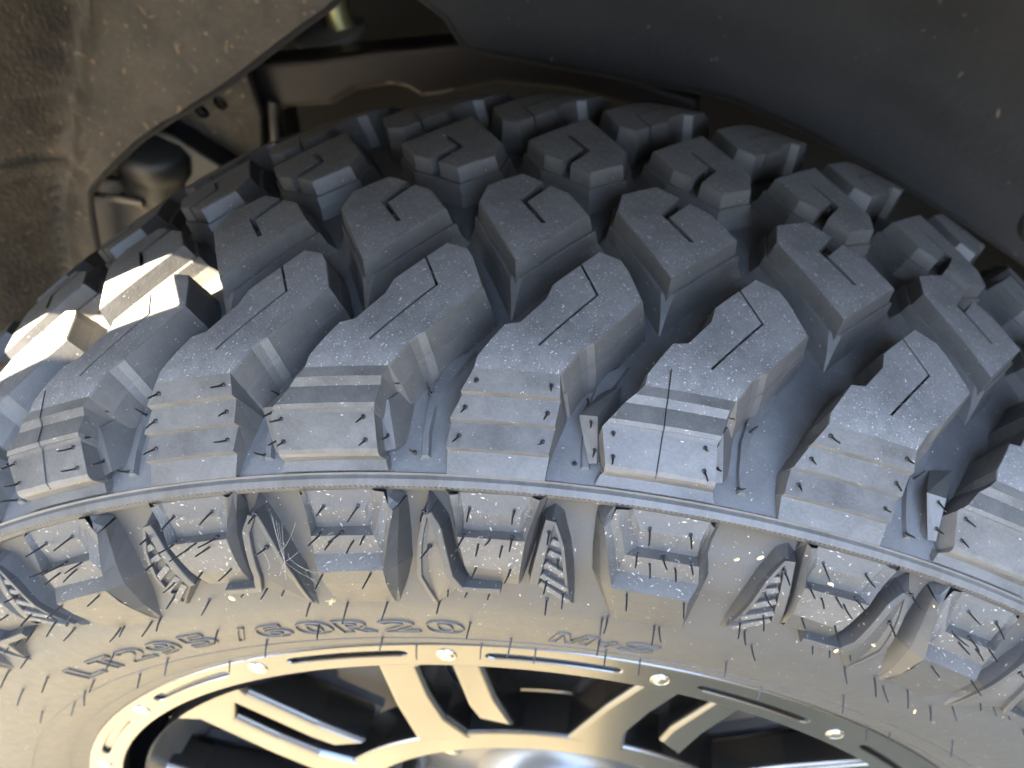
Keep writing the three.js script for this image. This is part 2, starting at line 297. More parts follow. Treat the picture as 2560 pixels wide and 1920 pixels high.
// ------------------------------------------------------------------ sidewall relief: angle, s along the profile, height in mm
const sideMap = (th, k, mirror) => (u, v, d, h) => P(th + (mirror ? -1 : 1) * u / .38 * k, v, (d < 0 ? d : h * d) / 1000);
function quadPatch(so, th, k, a, b, c, d, n = 3) {
  if (k < 0) [a, b, c, d] = [b, a, d, c];
  const f = (p, q, t) => p.map((x, i) => x + (q[i] - x) * t), at = (i, j) => f(f(a, b, i / n), f(d, c, i / n), j / n), pt = q => P(th + q[0] * k, q[1], (q[2] > 0 ? q[2] * 1.25 : q[2]) / 1000), uv = q => [q[0] * .38, q[1] + q[2] * .001];
  for (let i = 0; i < n; i++) for (let j = 0; j < n; j++) { const q = [at(i, j), at(i + 1, j), at(i + 1, j + 1), at(i, j + 1)]; so.quad(...q.map(pt).reverse(), ...q.map(uv).reverse()); }
}
function lug(th, k, long) {
  const so = new Soup(), dust = new Soup();
  const T0L = [-.0290, .1436, .05], T0R = [.030, .1434, .05], T1L = [-.0250, .1500, 2], T1R = [.0220, .1498, 2], T2L = [-.0270, .1570, 1.2], T2R = [.0216, .1566, 1.2];
  const UL = long ? [-.0276, .1581, 4.4] : [-.0296, .1576, 4.4], UR = long ? [.0307, .158, 4.4] : [.0278, .1576, 4.4];
  const SLo = long ? [-.0322, .1440, 1.6] : [-.0359, .1434, 1.6], SLi = [-.0300, .1438, .8], SRi = [.0335, .1434, .8], SRo = long ? [.0425, .1429, 1.6] : [.0375, .1429, 1.6];
  quadPatch(dust, th, k, T0L, T0R, T1R, T1L); quadPatch(dust, th, k, T1L, T1R, T2R, T2L); quadPatch(dust, th, k, T2L, T2R, UR, UL);
  quadPatch(dust, th, k, SLo, SLi, T2L, UL); quadPatch(dust, th, k, SLi, T0L, T1L, T2L); quadPatch(dust, th, k, SRi, SRo, UR, T2R); quadPatch(dust, th, k, T0R, SRi, T2R, T1R);
  let left, right, bl, br;
  if (long) {
    const VL = [-.0325, .1654, 3], VR = [.0333, .1652, 3], WL = [-.0258, .169, 6.6], WR = [.0369, .1683, 6.6], XL = [-.038, .1931, .1], XR = [.0226, .1931, .1], S2i = [.0452, .148, 2.6], S2o = [.0495, .1490, 3.4], S2b = [.0414, .1629, 5.8];
    quadPatch(dust, th, k, UL, UR, VR, VL); quadPatch(dust, th, k, SRo, S2i, VR, UR); quadPatch(dust, th, k, S2i, S2o, S2b, VR);
    quadPatch(dust, th, k, VL, VR, WR, WL); quadPatch(dust, th, k, VR, S2b, WR, WR, 2); quadPatch(so, th, k, WL, WR, XR, XL, 4);
    left = [SLo, UL, VL, WL, XL]; bl = [[-.0370, .1436, -.6], [-.0375, .157, -.6], [-.0435, .165, -.6], [-.0425, .171, -.6], [-.0395, .194, -.6]];
    right = [S2o, S2b, WR, XR]; br = [[.0565, .148, -.6], [.0565, .160, -.6], [.0540, .171, -.6], [.0300, .1945, -.6]];
    quadPatch(so, th, k, [.0425, .1425, -.6], [.0565, .1470, -.6], S2o, S2i, 2);
  } else {
    const WL = [-.0262, .169, 2.6], WR = [.0225, .171, 2.2], XL = [-.0225, .181, -.3], XR = [.0195, .182, -.3];
    quadPatch(dust, th, k, UL, UR, WR, WL); quadPatch(so, th, k, WL, WR, XR, XL);
    left = [SLo, UL, WL, XL]; bl = [[-.0420, .1426, -.6], [-.0385, .158, -.6], [-.0325, .171, -.6], [-.0235, .182, -.6]];
    right = [SRo, UR, WR, XR]; br = [[.0440, .1420, -.6], [.0370, .158, -.6], [.0285, .172, -.6], [.0205, .183, -.6]];
  }
  for (let i = 0; i + 1 < left.length; i++) quadPatch(so, th, k, bl[i], left[i], left[i + 1], bl[i + 1], 2);
  for (let i = 0; i + 1 < right.length; i++) quadPatch(so, th, k, right[i], br[i], br[i + 1], right[i + 1], 2);
  const m = part(tyre, 'sidewall_lug', so.geo(), M.wall); part(m, 'stepped_face', dust.geo(), M.dusty);
}
function ribbon(so, path, width, th, k, mir, top = 0, base = -.8) {            // a raised bar along a path of [angle, s, mm]
  const sg = mir ? -1 : 1, pts = []; for (let i = 0; i + 1 < path.length; i++) for (let q = 0; q < 4; q++) pts.push(path[i].map((x, c) => x + (path[i + 1][c] - x) * q / 4)); pts.push(path.at(-1));
  const rows = pts.map((p, i) => {
    const a = pts[Math.max(0, i - 1)], b = pts[Math.min(pts.length - 1, i + 1)], dx = (b[0] - a[0]) * .38, dy = b[1] - a[1], l = Math.hypot(dx, dy), nx = -dy / l / .38, ny = dx / l, w = width / 2;
    const q = (o, h) => P(th + sg * (p[0] + nx * o) * k, p[1] + ny * o, h / 1000);
    return [q(-w * 1.5, base), q(-w, p[2] + top - .25), q(-w * .8, p[2] + top), q(w * .8, p[2] + top), q(w, p[2] + top - .25), q(w * 1.5, base)];
  });
  for (let i = 0; i + 1 < rows.length; i++) for (let c = 0; c < 5; c++) so.quad(rows[i][c], rows[i][c + 1], rows[i + 1][c + 1], rows[i + 1][c], [c * .003, i * .003], [c * .003 + .003, i * .003], [c * .003 + .003, i * .003 + .003], [c * .003, i * .003 + .003]);
  for (const r of [rows[0], rows.at(-1)]) { so.quad(r[0], r[1], r[4], r[5], [0, 0], [0, .003], [.003, .003], [.003, 0]); so.quad(r[1], r[2], r[3], r[4], [0, 0], [0, .003], [.003, .003], [.003, 0]); }
}
function plate(so, pts, th, k, mir) {
  let poly = pts.map(p => [p[0] * .38, p[1]]), h = pts.map(p => p[2]);
  if (THREE.ShapeUtils.area(poly.map(p => new THREE.Vector2(...p))) < 0) { poly.reverse(); h.reverse(); }
  prism(so, poly, poly.map(() => 1), [{ off: .0022, d: -.8 }, { off: .0002, d: .94 }, { off: 0, d: 1 }], sideMap(th, k, mir), .006, h);
}
function blade(th, k, mir) {                             // plain plate with a hooked ridge
  const so = new Soup();
  plate(so, [[.0103, .1490, 3.2], [.0195, .1550, 3.4], [.0262, .172, 3.4], [.0345, .1778, 3], [-.0006, .1925, .3], [-.0063, .1745, 2.6], [.0003, .1612, 3.0]], th, k, mir);
  const r = new Soup(); ribbon(r, [[.0115, .1500, 4.0], [.0205, .1562, 5], [.0272, .1725, 5], [.0352, .1783, 4.6], [.0515, .1790, 4.2], [.0735, .1792, 3.8]], .0026, th, k, mir);
  ribbon(r, [[.0095, .1496, 3.6], [.0013, .1612, 3.6], [-.0049, .1745, 3.2], [.0005, .1915, 1]], .0018, th, k, mir);
  const m = part(tyre, 'sidewall_blade', so.geo(), M.wall); part(m, 'hooked_ridge', r.geo(), M.wall);
}
function hatch(th, k, mir) {                             // triangle with slanted bars
  const so = new Soup();
  plate(so, [[-.0225, .1500, 2], [-.0262, .1511, 2], [-.0372, .1748, 1.6], [-.0305, .1755, 1.2], [-.0025, .1856, .3], [-.0076, .1695, 2], [-.0124, .1595, 2], [-.0199, .1508, 2]], th, k, mir);
  const m = part(tyre, 'hatched_wedge', so.geo(), M.wall);
  const e = new Soup(); ribbon(e, [[-.0243, .1500, 3.4], [-.0296, .1620, 3.8], [-.0352, .1748, 3.2]], .0030, th, k, mir); ribbon(e, [[-.0215, .1505, 3.4], [-.0130, .1595, 3.8], [-.0085, .1695, 3.6], [-.0035, .1840, 1.4]], .0012, th, k, mir);
  part(m, 'edge_strip', e.geo(), M.wall);
  for (const [a, b] of [[[-.0222, .1578], [-.0130, .1590]], [[-.0240, .1616], [-.0115, .1638]], [[-.0262, .1660], [-.0090, .1700]], [[-.0292, .1705], [-.0064, .1760]], [[-.0300, .1738], [-.0040, .1818]]]) { const b_ = new Soup(); ribbon(b_, [[...a, 3.5], [...b, 3.3]], .0021, th, k, mir); part(m, 'slanted_bar', b_.geo(), M.dusty); }
}
const LT = [-.803, -.665, -.525, -.383, -.229, -.0938, .037, .183, .342, .487, .632, .772];
const lk = i => (LT[Math.min(i + 1, LT.length - 1)] - LT[Math.max(0, i - 1)]) / (Math.min(i + 1, LT.length - 1) - Math.max(0, i - 1)) / .1385;
LT.forEach((t, i) => lug(t, lk(i) * (i >= 7 && i % 2 ? -1 : 1), i % 2 === 1));
for (let i = 0; i + 1 < LT.length; i++) {
  const c = (LT[i] + LT[i + 1]) / 2, k = (LT[i + 1] - LT[i]) / .138, kind = (i + 100 - 4) % 4;      // hooked mirrored, hooked, hatched, hatched mirrored
  if (kind === 0) blade(c, k, true); else if (kind === 1) blade(c, k, false); else if (kind === 2) hatch(c, k, false); else hatch(c, k, true);
}
// curved ribs on the groove floor between the shoulder blocks
const RIB_A = [[.0089, .0987], [.0056, .1058], [.0014, .1142], [.0017, .1249], [.0036, .1314], [.0087, .1313], [.0062, .1232], [.0071, .1138], [.0114, .1086], [.0192, .1027], [.0300, .0930], [.0266, .0925]];
BT.forEach((t, i) => {
  const so = new Soup(), poly = RIB_A.map(p => [p[0] * .38, p[1]]); if (THREE.ShapeUtils.area(poly.map(p => new THREE.Vector2(...p))) < 0) poly.reverse();
  prism(so, poly, poly.map(() => 1), [{ off: .0008, d: -.8 }, { off: 0, d: 1.6 }], (u, v, d) => P(t + .0715 + u / .38, v, d / 1000), .005);
  part(tyre, 'groove_rib', so.geo(), M.floor);
});
// moulding ridge with its fine beading, and the fine rings near the rim
{
  const so = new Soup(), N = 1500, row = (j) => { const t = -1.1 + 2.2 * j / N, b = j % 3 ? .0011 : .0004; return [[.1364, -.0004], [.1370, .0007], [.1376, .0001], [.1388, .0006], [.1402, .0013], [.1410, b], [.1416, -.0004]].map(([s, h]) => P(t, s, h)); };
  let a = row(0); for (let j = 1; j <= N; j++) { const b = row(j); for (let i = 0; i < 6; i++) so.quad(a[i], a[i + 1], b[i + 1], b[i], [i * .001, j * .0015], [i * .001 + .001, j * .0015], [i * .001 + .001, j * .0015 + .0015], [i * .001, j * .0015 + .0015]); a = b; }
  part(tyre, 'moulding_ridge', so.geo(), M.block);
  for (const s of [.2275, .2445]) { const r = new Soup(); ribbon(r, Array.from({ length: 60 }, (_, i) => [-1.3 + 2.6 * i / 59, s, .35]), .0009, 0, 1, false); part(tyre, 'bead_ring', r.geo(), M.wall); }
}
// raised outline lettering
const font = await new FontLoader().loadAsync('fonts/droid/droid_sans_bold.typeface.json');
function letter(ch, th, s0, s1, width, slant = 0) {
  const shapes = font.generateShapes(ch, 1), all = shapes.flatMap(s => [s.getPoints(6), ...s.holes.map(h => h.getPoints(6))]);
  let x0 = 9, x1 = -9, y0 = 9, y1 = -9; for (const l of all) for (const p of l) { x0 = Math.min(x0, p.x); x1 = Math.max(x1, p.x); y0 = Math.min(y0, p.y); y1 = Math.max(y1, p.y); }
  const so = new Soup();
  for (const l of all) {
    const pts = l.map(p => { const v = (p.y - y0) / (y1 - y0); return [(((p.x - x0) / (x1 - x0) - .5) * width + slant * (v - .5)) / .33, s1 + (s0 - s1) * v, .7]; });
    pts.push(pts[0]); const clean = pts.filter((p, i) => !i || Math.hypot((p[0] - pts[i - 1][0]) * .33, p[1] - pts[i - 1][1]) > 1e-5);
    ribbon(so, clean, .0007, th, 1, false, 0, -.2);
  }
  part(tyre, 'letter', so.geo(), M.wall, 'raised outline ' + (ch === '/' ? 'slash' : ch === '+' ? 'plus' : ch));
}
[['L', -.575], ['T', -.522], ['2', -.468], ['9', -.414], ['5', -.357], ['/', -.294], ['6', -.248], ['0', -.193], ['R', -.142], ['2', -.088], ['0', -.033]].forEach(([c, t]) => letter(c, t, .2068, .2180, c === '/' ? .0075 : .0140, c === '/' ? .004 : 0));
[['M', .1148, .0148], ['+', .1572, .0075], ['S', .193, .0125]].forEach(([c, t, w]) => letter(c, t, c === '+' ? .2125 : .2098, c === '+' ? .2185 : .2195, w, .0035));

// ------------------------------------------------------------------ rubber hairs left by the mould vents
const hairGeo = new THREE.CylinderGeometry(.00026, .00042, .0070, 6, 3); hairGeo.translate(0, .0036, 0);
const footGeo = new THREE.SphereGeometry(.00085, 8, 6);
const hairOne = mergeGeometries([hairGeo.toNonIndexed(), footGeo.toNonIndexed()]);
const bent = [0, 1, 2].map(i => { const g = hairOne.clone(), p = g.attributes.position; for (let q = 0; q < p.count; q++) { const y = Math.max(0, p.getY(q)); p.setX(q, p.getX(q) + (i - 1) * 16 * y * y); p.setZ(q, p.getZ(q) + (i % 2 ? 12 : -6) * y * y); } g.computeVertexNormals(); return g; });
let hairs = 0;
function hairAt(pos, dir, len = 1) {
  if (hairs++ > 290) return;
  const m = part(tyre, 'rubber_hair', bent[Math.floor(rnd() * 3)], M.hair); m.position.copy(pos);
  m.quaternion.setFromUnitVectors(new THREE.Vector3(0, 1, 0), dir.clone().normalize()); m.rotateY(rnd() * 6.28); m.scale.set(1, len, 1);
}
function hair(th, s, h = 0, len = 1, lean = 0) {
  if (th < -.86 || th > .72) return;
  const a = P(th, s, h / 1000 - .0003), b = P(th, s, .02 + h / 1000), d = b.sub(a).normalize();
  d.x += (rnd() - .5) * .16 + lean; d.y += (rnd() - .5) * .16; hairAt(a, d, len * (.85 + rnd() * .3));
}
LT.forEach((t, i) => {
  const k = lk(i), l = i % 2 === 1;
  (l ? [[-.015, .1489, 2], [.0166, .1488, 2], [-.0209, .1581, 4.2], [-.0105, .160, 4], [-.001, .1576, 4.3], [.0099, .1601, 4], [.0213, .1583, 4.2], [-.0239, .1702, 6.3], [.0234, .1699, 6.3], [-.0323, .1932, 0], [.0123, .1934, 0]]
    : [[-.0205, .1485, 1.6], [.0168, .1483, 1.6], [-.0245, .1577, 4.3], [-.0122, .1598, 4.1], [-.002, .158, 4.3], [.0081, .1599, 4], [.0164, .1572, 4.3], [-.0165, .1699, 2.4], [.0145, .1696, 2.4]]).forEach(([a, s, h]) => hair(t + a * k, s, h, 1.12));
});
for (let i = 0; i + 1 < LT.length; i++) {
  const c = (LT[i] + LT[i + 1]) / 2, kind = (i + 96) % 4, sg = kind === 0 || kind === 3 ? -1 : 1;
  if (kind < 2) [[.007, .1496, 4], [.009, .1627, 3.2], [.0165, .1824, 0], [.0379, .1828, 0], [.0591, .1823, 0], [.003, .1920, 0]].forEach(([a, s, h]) => hair(c + sg * a, s, h));
  else [[-.026, .1545, 3.6], [-.0254, .1723, 3], [-.0099, .1787, 2], [-.017, .164, 3.4], [-.026, .188, 0]].forEach(([a, s, h]) => hair(c + sg * a, s, h));
}
[[-.4085, .1924], [-.3548, .1924], [-.6044, .2209], [-.4495, .223], [-.6318, .2061], [-.7782, .2205], [-.3133, .207], [-.2774, .2211], [-.4341, .2493], [-.5432, .2302], [-.4847, .2072], [-.1255, .2257], [-.0009, .2072], [.0403, .2215], [.1421, .1944], [.202, .1941], [.0629, .2510], [.2041, .2303], [-.1132, .2510], [-.0044, .2358], [.2958, .2111], [.3853, .2379], [.61, .25], [.6231, .2398], [.4592, .2139], [.4736, .1969], [.5459, .1975], [.6541, .2153], [.3038, .1945], [.145, .212], [.157, .224], [-.70, .205], [-.18, .2085], [-.66, .225], [-.72, .228]].forEach(([t, s]) => hair(t, s, 0, .92));
BT.forEach((t, i) => {                                    // on the buttress steps and panels
  const th = t + .0715 - (i === 5 || i === 6 ? .006 : 0), k = pitchOf(BT, i); if (th < -.42 || th > .62) return;
  const pts = i % 2 ? [[-.096, .1256, .4100], [-.031, .1256, .4100], [-.094, .1308, .4052], [-.029, .1308, .4052], [-.112, .1195, .4078], [-.022, .1195, .4085], [-.107, .1258, .4018], [-.017, .1255, .4020]] : [[-.076, .1160, .4178], [-.020, .1160, .4178], [-.084, .1210, .4108], [-.021, .1210, .4108], [-.088, .1268, .4040], [-.023, .1268, .4040]];
  pts.forEach(([a, z, R]) => hairAt(V(th + a * k, R, z), V(th, .4, .75).add(new THREE.Vector3((rnd() - .5) * .2, (rnd() - .5) * .2, 0)), i % 2 ? .8 : .75));
  hairAt(P(th + .003, .1305, .0012), V(th, .8, .7), .8); hairAt(P(th + .008, .110, .0012), V(th, 1, .3), .8);
});

// mould seams across two of the blocks
for (const [th, k] of [[BT[7] + .0715, 1.08], [BT[3] + .0715, 1.03]]) {
  const so = new Soup(), tt = th - .062 * k, pts = []; for (const [z, R] of [[.107, .4232], [.1160, .4187], [.1178, .4164], [.1232, .4141], [.1245, .4113], [.1328, .4036], [.1335, .4012]]) pts.push([z, R]);
  for (let i = 0; i + 1 < pts.length; i++) { const c = (q, d, o) => V(tt + d, q[1] + o, q[0] + o), a = pts[i], b = pts[i + 1]; so.quad(c(a, -.0005, .0001), c(a, 0, .0003), c(b, 0, .0003), c(b, -.0005, .0001), [0, 0], [0, 1e-3], [1e-3, 1e-3], [1e-3, 0]); so.quad(c(a, 0, .0003), c(a, .0005, .0001), c(b, .0005, .0001), c(b, 0, .0003), [0, 0], [0, 1e-3], [1e-3, 1e-3], [1e-3, 0]); }
  part(tyre, 'mould_seam', so.geo(), M.hair);
}
// husks and straw caught on the sidewall
const huskGeo = new THREE.SphereGeometry(1, 10, 8); huskGeo.scale(.0011, .0005, .0004);
const HUSKS = [[.243, .153, 'pale seed husk on the sidewall right of the stepped lug under the panel block'], [.262, .150, 'round straw crumb just under the moulding ridge, right of centre'], [.372, .178, 'pale square seed husk lying on the hooked sidewall ridge at right'], [.545, .205, 'long pale seed husk low on the right sidewall'], [.430, .150, 'straw crumb under the moulding ridge near the right edge'], [-.245, .186, 'orange crumb in the dark corner of a left sidewall lug'], [.40, .171, 'pale husk beside the hooked ridge on the right sidewall'], [.33, .154, 'slim pale husk on a dusty stepped lug at right']];
HUSKS.forEach(([t, sl, label], i) => { const o = thing('seed_husk', label, 'seed husk'); const p = P(t, sl, .0052 * (sl < .185 ? 1 : .12)); const m = part(o, 'husk', huskGeo, M.straw); m.position.copy(p); m.rotation.set(rnd() * 3, rnd() * 3, rnd() * 3); m.scale.setScalar(.9 + rnd() * .6); });
{ // cobweb across a left-hand groove of the sidewall
  const web = thing('cobweb', 'torn white cobweb threads and fluff on the sidewall between two left lugs', 'cobweb'), hub = P(-.150, .166, .0065), g = [];
  for (let i = 0; i < 15; i++) { const a = P(-.175 + rnd() * .055, .150 + rnd() * .026, .001 + rnd() * .006), m = a.clone().lerp(hub, .5).add(new THREE.Vector3(0, -.0012 * rnd(), .001)); g.push(new THREE.TubeGeometry(new THREE.QuadraticBezierCurve3(a, m, i % 3 ? hub : P(-.175 + rnd() * .055, .150 + rnd() * .03, .004)), 10, .000028, 4)); }
  part(web, 'threads', mergeGeometries(g.map(q => q.toNonIndexed())), M.web);
  const f = []; for (let i = 0; i < 12; i++) { const c = P(-.137, .190, .001), d = new THREE.Vector3(rnd() - .5, rnd() - .5, rnd() * .7).multiplyScalar(.003); f.push(new THREE.TubeGeometry(new THREE.QuadraticBezierCurve3(c.clone().addScaledVector(d, -.3), c.clone().add(new THREE.Vector3(rnd() - .5, rnd() - .5, rnd()).multiplyScalar(.003)), c.clone().add(d)), 8, .00008, 4).toNonIndexed()); }
  part(web, 'fluff', mergeGeometries(f), M.straw);
}

// ------------------------------------------------------------------ alloy wheel
const wheel = thing('alloy_wheel', 'polished grey alloy wheel with bolted outer ring and split spokes inside the tyre', 'wheel');
const PI = Math.PI, rad = d => d * PI / 180, pol = (deg, R) => new THREE.Vector2(R * Math.sin(rad(deg)), R * Math.cos(rad(deg)));
const BOLTS = []; for (let i = -9; i < 9; i++) BOLTS.push(-3.3 + i * 20);
const EX = -.006, EY = .010;                         // the face of the ring is a little wider below
{
  const s = new THREE.Shape(); s.absarc(0, 0, .2824, 0, 2 * PI, false);
  const h = new THREE.Path(); h.absarc(EX, EY, .2565, 0, 2 * PI, true); s.holes.push(h);
  for (const b of BOLTS) { const a0 = b + 4.4, a1 = b + 20 - 4.4, p = new THREE.Path(); const q = [];
    for (let i = 0; i <= 10; i++) q.push(pol(a0 + (a1 - a0) * i / 10, .2684));
    for (let i = 0; i <= 4; i++) { const t = i / 4 * PI; q.push(pol(a1 + Math.sin(t) * .9, .2655 + Math.cos(t) * .0029)); }
    for (let i = 10; i >= 0; i--) q.push(pol(a0 + (a1 - a0) * i / 10, .2626));
    for (let i = 4; i >= 0; i--) { const t = i / 4 * PI; q.push(pol(a0 - Math.sin(t) * .9, .2655 + Math.cos(t) * .0029)); }
    for (const v of q) { v.x += EX; v.y += EY; } p.setFromPoints(q.filter((v, i) => !i || v.distanceTo(q[i - 1]) > 1e-5)); s.holes.push(p); }
  const g = new THREE.ExtrudeGeometry(s, { depth: .006, bevelEnabled: true, bevelThickness: .0012, bevelSize: .0010, bevelSegments: 3, curveSegments: 200 }); g.translate(0, 0, .1222);
  const ring = part(wheel, 'bolt_ring', g, M.alloy);
  const lip = new THREE.LatheGeometry([[.2875, .108], [.2868, .121], [.2855, .1265], [.2845, .1278], [.2836, .1272], [.2834, .120]].map(p => new THREE.Vector2(...p)), 200); lip.rotateX(PI / 2);
  part(wheel, 'rim_lip', lip, M.alloy);
  const fl = new THREE.RingGeometry(.2600, .2705, 200, 1); fl.translate(EX, EY, .1272); part(wheel, 'pocket_floor', fl, M.alloy);
  const bg = new THREE.SphereGeometry(.0036, 20, 8, 0, 2 * PI, 0, PI / 2); bg.rotateX(PI / 2); bg.scale(1, 1, .35);
  const wg = new THREE.TorusGeometry(.0039, .0006, 8, 24);
  const bGeo = mergeGeometries([bg, wg]);
  for (const b of BOLTS) { const m = part(ring, 'ring_bolt', bGeo, M.bolt), q = pol(b, .2650); m.position.set(q.x + EX, q.y + EY, .1294); }
  const bar = new THREE.LatheGeometry([[.2560, .1225], [.2545, .120], [.2535, .098], [.2495, .096], [.2485, .082], [.243, .078], [.239, .03], [.236, -.1]].map(p => new THREE.Vector2(...p)), 160); bar.rotateX(PI / 2);
  part(wheel, 'barrel', bar, M.barrel);
  const SP = [[-19.5, .2545], [-16.7, .2397], [-20.9, .1913], [-25.2, .1518], [-14.5, .147], [-15.9, .1609], [-16.5, .1692], [-15.3, .1969], [-13.5, .2266], [-7.7, .236], [-8.8, .184], [-8.3, .170], [-3.6, .163], [-5, .19], [-5, .235], [-2.5, .2545]];
  const spg = new THREE.ExtrudeGeometry(new THREE.Shape(SP.map(q => pol(...q))), { depth: .016, bevelEnabled: true, bevelThickness: .0045, bevelSize: .0030, bevelSegments: 5 }); spg.translate(0, 0, .0865);
  const back = new THREE.ExtrudeGeometry(new THREE.Shape([[-19, .255], [-17.2, .231], [-22, .184], [-26.5, .141], [-6, .15], [-6.6, .18], [-6.4, .226], [-5, .255]].map(q => pol(...q))), { depth: .006, bevelEnabled: false }); back.translate(0, 0, .072);
  for (const o of [-36, 0, 34.5, 71, 107, 143, 179, 215, 252, 288]) { const m = part(wheel, 'spoke', spg, M.alloy); m.rotation.z = -rad(o); const p = part(m, 'spoke_pocket', back, M.barrel); }
  const hs = new THREE.Shape(); hs.absarc(0, 0, .1480, 0, 2 * PI, false); const hh = new THREE.Path(); hh.absarc(0, 0, .131, 0, 2 * PI, true); hs.holes.push(hh);
  const hg = new THREE.ExtrudeGeometry(hs, { depth: .022, bevelEnabled: true, bevelThickness: .0022, bevelSize: .002, bevelSegments: 3, curveSegments: 120 }); hg.translate(0, 0, .082); part(wheel, 'hub_ring', hg, M.alloy);
  const hub = new THREE.LatheGeometry([[0, .098], [.05, .098], [.056, .094], [.058, .07], [.124, .066]].map(p => new THREE.Vector2(...p)), 64); hub.rotateX(PI / 2); part(wheel, 'hub_plate', hub, M.barrel);
  const nut = new THREE.LatheGeometry([[0, .024], [.006, .023], [.0095, .018], [.0105, 0]].map(p => new THREE.Vector2(...p)), 6); nut.rotateX(PI / 2);
  for (let i = 0; i < 8; i++) { const m = part(wheel, 'lug_nut', nut, M.bolt), q = pol(8 + i * 45, .1); m.position.set(q.x, q.y, .067); }
}
const disc = thing('brake_disc', 'dark brake disc behind the spokes of the alloy wheel', 'brake disc');
{ const g = new THREE.LatheGeometry([[.06, .045], [.085, .045], [.09, .02], [.172, .02], [.174, .018], [.174, -.008], [.172, -.01], [.09, -.01]].map(p => new THREE.Vector2(...p)), 90); g.rotateX(PI / 2); part(disc, 'rotor', g, M.steel); }

// ------------------------------------------------------------------ wheel arch
function dirtyMat(base, tint, rough, sd, rust, bump = .0016, sz = 5) {
  const a = tileNoise(512, 5, sd), b = tileNoise(512, 21, sd + 1), c = tileNoise(512, 90, sd + 2), sp = speckMap(512, rust, .7, sz, sd + 3, .2);
  const f = v => 255 * Math.pow(Math.max(0, Math.min(1, v)), 1 / 2.2);
  const map = makeTex(512, 1 / .24, (x, y) => { const v = base * (.25 + .8 * a(x, y) + .55 * b(x, y) + .35 * c(x, y)), s = sp[y * 512 + x] * .34; return [f(v * tint[0] + s * .42), f(v * tint[1] + s * .26), f(v * tint[2] + s * .13)]; }, true);
  const bm = makeTex(512, 1 / .24, (x, y) => { const v = 255 * (.45 * c(x, y) + .25 * b(x, y) + .3 * sp[y * 512 + x]); return [v, v, v]; });
  return new THREE.MeshPhysicalMaterial({ map, bumpMap: bm, bumpScale: bump, roughness: rough });
}
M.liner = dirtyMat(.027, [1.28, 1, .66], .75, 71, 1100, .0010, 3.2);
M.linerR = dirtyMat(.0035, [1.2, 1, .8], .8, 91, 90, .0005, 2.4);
const OPEN = [[-.43, .16], [-.392, .235], [-.378, .275], [-.365, .305], [-.313, .342], [-.286, .357], [-.234, .383], [-.169, .421], [-.149, .432], [-.13, .446], [-.112, .449], [-.093, .440], [-.077, .428], [-.068, .412], [-.04, .406], [.019, .397], [.108, .382], [.206, .338], [.325, .275], [.40, .20], [.42, .1]];
const crease = y => { const c = [[.13, -.45], [.229, -.43], [.279, -.41], [.345, -.37], [.435, -.312], [.62, -.24]]; let i = 1; while (i < c.length - 1 && c[i][0] < y) i++; const [a, b] = [c[i - 1], c[i]]; return a[1] + (b[1] - a[1]) * (y - a[0]) / (b[0] - a[0]); };
const ridgeY = x => x < .131 ? .427 + (.131 - x) * .25 : x < .206 ? .427 - (x - .131) * .307 : .404 - (x - .206) * .549;
function linerZ(x, y) {
  let z = -.212 + .003 * fbm(x * 7, y * 7, 3, 3) + (x < 0 ? .0010 : .0003) * fbm(x * 60, y * 60, 8, 3);
  if (x < 0) { const d = crease(y) - x, q = d + .012; if (q > 0) z += q < .024 ? q * q / .024 * .6 : (q - .012) * 2.2; z -= .014 * Math.exp(-(((d + .002) / .0075) ** 2)); }
  else { const d = y - ridgeY(x); z += .22 * Math.max(0, d) + .004 * Math.exp(-((d / .016) ** 2)) + .12 * Math.max(0, x - .2) ; }
  return z;
}
function linerPart(name, parent, contour, mat) {
  const v = contour.map(p => new THREE.Vector2(...p)), so = new Soup(), L = .014;
  const split = (a, b, c) => {
    const l = [[a, b, c], [b, c, a], [c, a, b]].map(([p, q, r]) => ({ p, q, r, l: p.distanceTo(q) })).sort((x, y) => y.l - x.l)[0];
    if (l.l <= L) { const f = p => new THREE.Vector3(p.x, p.y, linerZ(p.x, p.y)); const u = q => [q.x - 1.1 * linerZ(q.x, q.y), q.y]; so.tri(f(a), f(b), f(c), u(a), u(b), u(c)); return; }
    const m = l.p.clone().add(l.q).multiplyScalar(.5); split(l.p, m, l.r); split(m, l.q, l.r);
  };
  for (const f of THREE.ShapeUtils.triangulateShape(v, [])) { const t = f.map(i => v[i]); split(...t); }
  let g = so.geo(); g.deleteAttribute('normal'); const { mergeVertices } = BGU; g = mergeVertices(g, 1e-5); g.computeVertexNormals();
  return part(parent, name, g, mat);
}
import * as BGU from 'three/addons/utils/BufferGeometryUtils.js';
const liner = thing('wheel_arch_liner', 'dirty brown inner wall of the wheel arch with an arched opening behind the tyre', 'arch liner');
linerPart('front_wall', liner, [...OPEN.slice(0, 10), [-.105, .62], [-.62, .62], [-.62, .10], [-.46, .10]], M.liner);
linerPart('rear_wall', liner, [[-.105, .62], ...OPEN.slice(9), [.62, .1], [.62, .62]], M.linerR);
